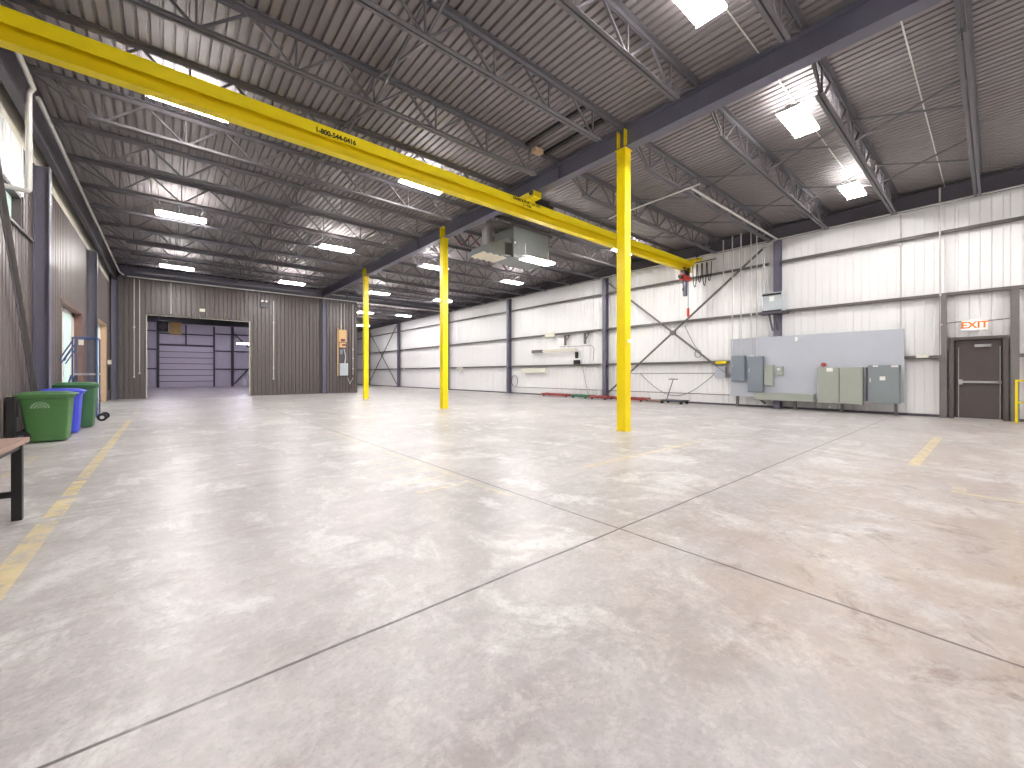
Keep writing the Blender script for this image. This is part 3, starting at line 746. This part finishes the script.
cabinet('breaker_cabinet', 'blue-grey breaker panel, leftmost on the grey backboard', 6.24, 6.72, .97, 1.97, 'elecblue')
cabinet('breaker_cabinet', 'taller blue-grey breaker panel, second from the left on the backboard', 5.6, 6.13, .56, 1.93, 'elecblue', plates=[(.1, 1.34, .12, .03)])
cabinet('disconnect_switch', 'small sage green switch box right of the blue-grey panels', 5.27, 5.58, .82, 1.58, 'elecgreen', .09, cat='switch box')
cabinet('meter_box', 'smallest sage switch box with white gauge on the backboard', 4.97, 5.19, 1.2, 1.52, 'elecgreen', .09, plates=[(.03, .22, .1, .07)], cat='switch box')
cabinet('wire_trough', 'long low sage green wiring trough near the floor below the panels', 4.02, 5.92, .27, .54, 'elecgreen', .14, handle=False, cat='wiring trough')
cabinet('switchgear_cabinet', 'wide sage green two-door electrical cabinet near the floor', 2.72, 3.92, .26, 1.47, 'elecgreen', .2, True, plates=[(.25, 1.1, .17, .12)], handle=False)
t = cabinet('switchgear_cabinet', 'slate grey electrical cabinet at the right end of the backboard', 1.86, 2.6, .33, 1.53, 'elecdark', .2, plates=[(.18, 1.13, .12, .04), (-.25, 1.12, .16, .05), (.02, .76, .13, .12)])
MB().box(-.16, 0, .365, .42, .05, 1.1).build('side_hinge', 'steel_dark', t)
o = MB().cyl((16.67, 3.68, 1.56), (16.745, 3.68, 1.56), .07, 16).build('alarm_bell', 'darkred', None, smooth=True); tag(o, 'small dull red bell on the backboard above the sage cabinet', 'bell')
o = thing('wall_lamp', 'small white lamp on the upper part of the grey backboard', 'lamp', (16.73, 4.42, 2.44))
MB().box(-.12, .02, -.05, .05, -.06, .09).build('lamp_body', 'white', o, bevel=.01)
o = thing('transformer', 'pale grey transformer box mounted high on the wall column', 'transformer', (16.6, 5.1, 3.42))
MB().box(-.2, .18, -.31, .31, .05, .72).build('enclosure', 'transf', o, bevel=.01)
MB().box(-.21, -.19, -.28, .32, .62, .69).build('top_vent', 'black', o)
MB().box(-.21, -.19, -.28, .32, .02, .1).build('bottom_vent', 'black', o)
MB().box(-.205, -.2, -.06, .09, .42, .58).build('name_plate', 'white', o)
MB().bar((-.2, -.08, 0), (.16, -.08, -.6), .05).bar((-.2, .1, 0), (.16, .1, -.6), .05).box(-.25, .2, -.4, .4, -.03, .04).build('support_bracket', 'steel_dark', o)
o = MB().box(16.85, 17.0, 6.85, 7.25, 1.66, 1.76).build('beam_clamp', 'yellow'); tag(o, 'small yellow clamp on the lowest girt near the panels', 'clamp')
o = MB().box(16.9, 17.1, 6.9, 7.3, 1.1, 1.55).build('junction_box', 'elecboard'); tag(o, 'pale grey junction box on the wall left of the backboard', 'junction box')

# ------------------------------------------------------------------ wall fittings further along
t = thing('strip_fitting', 'long cream strip fitting on dark arm standing off the white wall', 'fixture', (16.95, 0, 0))
MB().box(-.08, 0, 14.6, 18.0, 2.52, 2.66).build('housing', 'cream', t, bevel=.01)
MB().box(-.1, .02, 17.2, 18.1, 2.5, 2.68).build('end_cap', 'girt', t)
MB().tube([(0, 15.9, 2.78), (0, 13.6, 2.74), (0, 13.45, 2.6), (0, 13.5, 1.9)], .012, 6).build('cable', 'joist', t)
MB().box(-.1, 0, 14.5, 14.66, 2.1, 2.45).box(-.12, .02, 14.4, 14.75, 1.78, 2.0).build('arm_bracket', 'black', t)
for y, lb in ((15.5, 'left'), (14.1, 'right')):
    o = MB().box(16.9, 17.0, y - .35, y, 3.36, 3.42).box(16.9, 17.0, y - .1, y, 2.85, 3.4).bar((16.95, y - .32, 3.38), (16.95, y - .05, 3.0), .04).build('hook_bracket', 'girt')
    tag(o, f'{lb} of the two dark brackets under the middle girt above the cream fitting', 'bracket', 'brackets above the cream fitting')
o = MB().box(16.9, 17.02, 17.0, 19.1, 1.32, 1.6).build('wall_box', 'offwhite', bevel=.01); tag(o, 'long cream box below the lowest girt, left of dark arm bracket', 'box')
for (y, z, lb) in ((26.1, 1.62, 'small off-white box on the lowest girt right of the middle yellow column'), (16.6, 3.5, 'small off-white box on the middle girt above the cream fitting')):
    o = MB().box(16.82, 16.98, y - .35, y + .35, z - .11, z + .13).build('junction_box', 'offwhite', bevel=.015); tag(o, lb, 'junction box')
o = MB().box(16.85, 17.0, 1.25, 1.5, 1.72, 1.8).build('junction_box', 'offwhite', bevel=.01); tag(o, 'tiny off-white box on the low girt left of the exit door', 'junction box')

# low red and green frames on the floor along the white wall
def dolly(label, y0, y1, x, m, h=.12, w=.5):
    t = thing('floor_dolly', label, 'dolly', (x, (y0 + y1) / 2, 0), 0, 'low steel frames along the white wall'); L_ = (y1 - y0) / 2
    MB().bar((-w/2, -L_, h), (-w/2, L_, h), .07, .1).bar((w/2, -L_, h), (w/2, L_, h), .07, .1).build('side_rail', m, t)
    mb = MB()
    for k in range(5):
        y = -L_ + L_ * 2 * (k + .0) / 4; mb.bar((-w/2, y, h + .03), (w/2, y, h + .03), .06)
    mb.build('cross_bar', m, t)
    for y in (-L_ + .15, L_ - .15):
        for x_ in (-w/2, w/2): MB().cyl((x_ - .02, y, .05), (x_ + .02, y, .05), .05, 12).build('wheel', 'rubber', t)
dolly('long dull red low frame on the floor, far left of the wall column', 14.6, 16.6, 16.5, 'darkred')
dolly('short dull green low frame on the floor left of the wall column', 13.3, 14.4, 16.5, 'worngreen')
dolly('short dull red low frame at the foot of the wall column', 12.0, 13.1, 16.4, 'darkred')
dolly('dull red low frame on the floor just right of the nearest yellow column', 10.1, 11.7, 16.5, 'darkred')
o = thing('debris_strip', 'grey-brown low bundle between red frame and the flat cart', 'bundle', (16.5, 9.75, 0))
MB().bar((0, -.35, .06), (.1, .3, .06), .12, .08).bar((.1, -.3, .1), (-.1, .3, .1), .08, .06).build('scrap_bar', 'wood', o)
t = thing('flat_cart', 'low dark flat cart with upright T handle by the white wall', 'cart', (16.3, 8.7, 0))
MB().box(-.3, .3, -.5, .5, .13, .17).build('platform', 'steel_dark', t)
for y in (-.42, .42):
    for x in (-.25, .25): MB().cyl((x - .025, y, .065), (x + .025, y, .065), .065, 14).build('wheel', 'rubber', t)
MB().tube([(0, .35, .17), (0, .05, 1.03)], .018, 8).tube([(0, .25, 1.03), (0, -.15, 1.03)], .02, 8).build('handle', 'steel_dark', t)

# ------------------------------------------------------------------ partition fittings
t = thing('starter_board', 'narrow tan board with cards, switch gear and pale blue box on the partition end', 'electrical board', (0, YB - .06, 0))
MB().box(8.55, 9.08, 0, .04, 1.15, 4.2).build('board', 'steel_dark', t)
MB().box(8.5, 8.56, -.02, .04, 1.1, 4.3).build('edge_board', 'tan', t)
MB().box(8.58, 9.06, -.08, 0, 3.35, 4.15).box(8.6, 9.0, -.12, 0, 3.0, 3.3).build('card_panel', 'tan', t)
MB().box(8.7, 8.95, -.13, -.08, 3.4, 3.55).box(8.75, 9.05, -.13, -.1, 3.1, 3.22).build('switch_gear', 'rust', t)
MB().box(8.62, 8.8, -.12, 0, 2.55, 2.85).build('starter', 'elecblue', t)
MB().box(8.6, 9.12, -.2, 0, 1.15, 1.95).build('pale_cabinet', 'transf', t, bevel=.01)
MB().tube([(8.9, -.05, 2.9), (9.0, -.06, 2.4), (8.95, -.05, 1.95)], .03, 8).tube([(8.72, -.04, 4.15), (8.72, -.04, 5.9)], .02, 8).tube([(8.95, -.04, 4.15), (8.95, -.04, 5.9)], .02, 8).build('conduit_run', 'pipe', t)
pipe('conduit', 'conduit with cross clips between tan board and partition end', [(9.5, YB - .05, 5.9), (9.5, YB - .05, 1.2)], .02, 'pipe', 'conduit', clamps=[(9.5, YB - .05, 1.6), (9.5, YB - .05, 2.3), (9.5, YB - .05, 2.9)])
pipe('conduit', 'short forked conduit near floor under the pale blue box', [(9.15, YB - .06, 1.0), (9.3, YB - .06, .6), (9.5, YB - .06, 1.0)], .02, 'pipe', 'conduit')
o = thing('emergency_light', 'small twin emergency light high on the partition wall near the conduit', 'lamp', (4.35, YB - .1, 5.35))
MB().box(-.2, .2, -.05, .08, -.2, .12).build('battery_box', 'steel_dark', o, bevel=.01)
MB().cyl((-.1, -.12, .17), (-.1, 0, .17), .06, 12).cyl((.1, -.12, .17), (.1, 0, .17), .06, 12).build('lamp_head', 'pipe', o)
o = MB().box(1.33, 1.57, YB - .15, YB, 4.62, 4.78).build('wall_light', 'offwhite', bevel=.02); tag(o, 'small cream light box centred above the partition opening', 'lamp')
o = thing('fan_heater', 'dark fan heater with tan side box hanging in the far room behind the opening', 'heater', (-.1, 31.5, 0))
MB().box(-.35, .15, -.3, .3, 3.75, 4.35).build('casing', 'black', o, bevel=.02)
MB().cyl((-.1, -.36, 4.05), (-.1, -.3, 4.05), .2, 18).build('fan_guard', 'steel_dark', o)
MB().box(.2, .75, -.3, .3, 3.6, 4.3).build('side_box', 'tan', o)
MB().cyl((-.25, 0, 4.35), (-.25, 0, 6.6), .01, 6).cyl((.6, 0, 4.3), (.6, 0, 6.6), .01, 6).build('hanger_rod', 'steel_dark', o)
o = thing('header_beam', 'dark beams crossing the top of the far room just behind the opening', 'beam')
MB().ibeam((WL, 33.5, 4.72), (XP - .2, 33.5, 4.72), .5, .2).build('beam_section', 'black', o)
o = MB().box(-2.12, -2.0, 26.6, 26.75, 1.7, 1.9).build('thermostat', 'offwhite', bevel=.01); tag(o, 'tiny white box on wall beside the tan doorway jamb', 'thermostat')
o = MB().box(-2.12, -2.04, 26.85, 27.05, .5, 1.6).build('fire_hose_rack', 'black'); tag(o, 'dark narrow rack on wall between tan jamb and corner column', 'rack')

# ------------------------------------------------------------------ bins
def rrect(cx, cy, w, d, r, z, n=4):
    pts = []
    for sx, sy, a0 in ((1, 1, 0), (-1, 1, PI/2), (-1, -1, PI), (1, -1, 1.5*PI)):
        for k in range(n + 1):
            a = a0 + k / n * PI / 2
            pts.append((cx + sx * (w/2 - r) + r * math.cos(a), cy + sy * (d/2 - r) + r * math.sin(a), z))
    return pts
def make_bin(label, loc, m, h=.93, w=.56, d=.52, logo=False, rz=0, lid_w=None):
    """local: +X is the front, -X (hinge, wheels, handle) is towards the wall"""
    t = thing('wheeled_bin', label, 'wheeled bin', loc, rz)
    body = MB().loft([rrect(.03, 0, w * .74, d * .80, .05, .03), rrect(.02, 0, w * .80, d * .86, .05, .1), rrect(0, 0, w, d, .05, h * .86), rrect(0, 0, w + .05, d + .05, .05, h * .87), rrect(0, 0, w + .05, d + .05, .05, h * .92)])
    body.build('body', m, t, smooth=True)
    lid = MB().loft([rrect(.01, 0, w + .09, d + .09, .05, h * .92), rrect(.01, 0, w + .09, d + .09, .05, h * .945), rrect(-.01, 0, w * .9, d * .88, .08, h * .99), rrect(-.02, 0, w * .5, d * .5, .08, h)])
    lo_ = lid.build('lid', m, t, smooth=True)
    MB().bar((-w/2 - .05, -d * .36, h * .93), (-w/2 - .05, d * .36, h * .93), .03).bar((-w/2, -d * .36, h * .93), (-w/2 - .06, -d * .36, h * .93), .03).bar((-w/2, d * .36, h * .93), (-w/2 - .06, d * .36, h * .93), .03).build('handle', m, t)
    for s in (-1, 1):
        wl = MB().cyl((-w/2 + .03, s * (d/2 - .06), .12), (-w/2 + .03, s * (d/2 - .005), .12), .12, 20).build('wheel', 'rubber', t, smooth=True)
        MB().cyl((-w/2 + .03, s * (d/2 - .004), .12), (-w/2 + .03, s * (d/2 + .004), .12), .05, 16).build('hub', 'steel_dark', wl)
    if logo:
        mb = MB(); f = lambda r, a, z0: (r * math.cos(a) - .05, -d * .475 - .012, z0 + r * math.sin(a) * .95)
        for r0, r1 in ((.02, .04), (.055, .08), (.095, .12)):
            i0 = len(mb.v)
            for k in range(13):
                a = PI * k / 12
                p, q = f(r0, a, h * .68), f(r1, a, h * .68)
                mb.v += [p, q, (p[0], p[1] + .01, p[2]), (q[0], q[1] + .01, q[2])]
            for k in range(12):
                b_ = i0 + k * 4; mb.f += [(b_, b_+1, b_+5, b_+4), (b_+1, b_+3, b_+7, b_+5), (b_, b_+4, b_+6, b_+2), (b_+2, b_+6, b_+7, b_+3)]
        mb.build('emblem', 'decal', t)
    return t
make_bin('green wheeled bin nearest the camera with pale arched emblem', (-1.70, 11.4, 0), 'green', .93, .62, .6, True)
make_bin('blue wheeled bin standing between the two green bins', (-1.68, 12.62, 0), 'blue', .95, .56, .52)
make_bin('darker green wheeled bin farthest back, beside the blue ladder', (-1.62, 13.85, 0), 'green2', 1.06, .66, .62)
o = MB().box(-2.1, -2.0, 10.85, 10.97, 0, .86).box(-2.1, -1.99, 10.97, 11.02, .5, .8).build('wall_stand', 'black'); tag(o, 'narrow black upright behind the nearest green bin', 'stand')

# ------------------------------------------------------------------ rolling ladder
t = thing('rolling_ladder', 'blue tubular rolling platform ladder behind the bins', 'ladder', (0, 0, 0))
x0, x1, ya, yb = -2.05, -1.42, 15.3, 15.9
for x, y in ((x1, ya), (x1, yb), (-1.86, ya), (-1.86, yb)):
    MB().tube([(x, y, .1), (x, y, 2.2)], .018, 8).build('upright', 'railblue', t)
MB().tube([(-1.86, ya, 2.16), (-1.82, ya, 2.2), (x1, ya, 2.2), (x1, yb, 2.2), (-1.82, yb, 2.2)], .018, 8).build('top_rail', 'railblue', t)
MB().box(-1.88, x1 + .02, ya, yb, 1.22, 1.27).build('platform', 'alu', t)
for y in (ya, yb):
    MB().tube([(-1.86, y, 2.1), (-2.05, y, 1.7), (-2.08, y, 1.6)], .016, 8).build('handrail', 'railblue', t)
    MB().tube([(-1.86, y, 1.95), (-2.06, y, 1.52)], .014, 8).build('handrail', 'railblue', t)
    MB().tube([(-1.88, y, 1.22), (-2.08, y, .35)], .02, 8).build('stringer', 'railblue', t)
for k in range(4):
    z = .35 + k * .22; x = -2.04 + (z - .35) / .87 * .16
    MB().box(x - .06, x + .06, ya, yb, z - .015, z + .01).build('step', 'railblue', t)
MB().tube([(x1, ya, .55), (x1, yb, .55)], .015, 8).tube([(-1.86, ya, .14), (x1 + .1, ya, .14)], .018, 8).tube([(-1.86, yb, .14), (x1 + .1, yb, .14)], .018, 8).build('base_frame', 'railblue', t)
for y in (ya, yb):
    w_ = MB().cyl((x1 + .1, y - .025, .1), (x1 + .1, y + .025, .1), .1, 18).build('wheel', 'rubber', t, smooth=True)
    MB().cyl((x1 + .1, y - .03, .1), (x1 + .1, y + .03, .1), .045, 12).build('hub', 'pipe', w_)
MB().box(-1.75, -1.66, ya - .03, ya - .015, 2.0, 2.14).build('notice_tag', 'offwhite', t)

# ------------------------------------------------------------------ table
t = thing('work_table', 'wood-topped table with black steel legs at the left edge', 'table', (0, 0, 0))
MB().box(-2.08, -.92, 4.0, 5.46, .66, .70).build('table_top', 'wood', t, bevel=.003)
for x, y in ((-.98, 5.4), (-.98, 4.06), (-2.04, 5.4), (-2.04, 4.06)):
    MB().box(x - .03, x + .03, y - .03, y + .03, 0, .66).build('leg', 'black', t)
MB().box(-2.04, -.98, 5.38, 5.42, .2, .25).box(-2.04, -.98, 4.04, 4.08, .2, .25).build('cross_rail', 'black', t)
MB().box(-2.04, -.98, 5.38, 5.42, .61, .66).box(-2.04, -.98, 4.04, 4.08, .61, .66).box(-1.0, -.96, 4.06, 5.4, .61, .66).build('apron', 'black', t)

# ------------------------------------------------------------------ world, camera, view
w = bpy.data.worlds.new('overcast_sky'); scn.world = w; w.use_nodes = True
bg = w.node_tree.nodes['Background']; bg.inputs['Color'].default_value = (.85, .93, 1, 1); bg.inputs['Strength'].default_value = .55
cam = bpy.data.cameras.new('camera'); co = bpy.data.objects.new('camera', cam); COL.objects.link(co)
co.location = (0, 0, 1.25); co.rotation_euler = (PI/2, 0, -math.radians(40.2))
cam.sensor_width = 36; cam.lens = 408 / 1024 * 36
cam.shift_y = -(384 - 374) / 1024; cam.clip_end = 200
scn.camera = co
vs = scn.view_settings
vs.view_transform = 'Standard'; vs.look = 'None'; vs.gamma = 1; vs.use_curve_mapping = False; vs.exposure = 2.5
scn.cycles.use_denoising = True
scn.cycles.max_bounces = 10; scn.cycles.diffuse_bounces = 6
scn.cycles.sample_clamp_indirect = 6
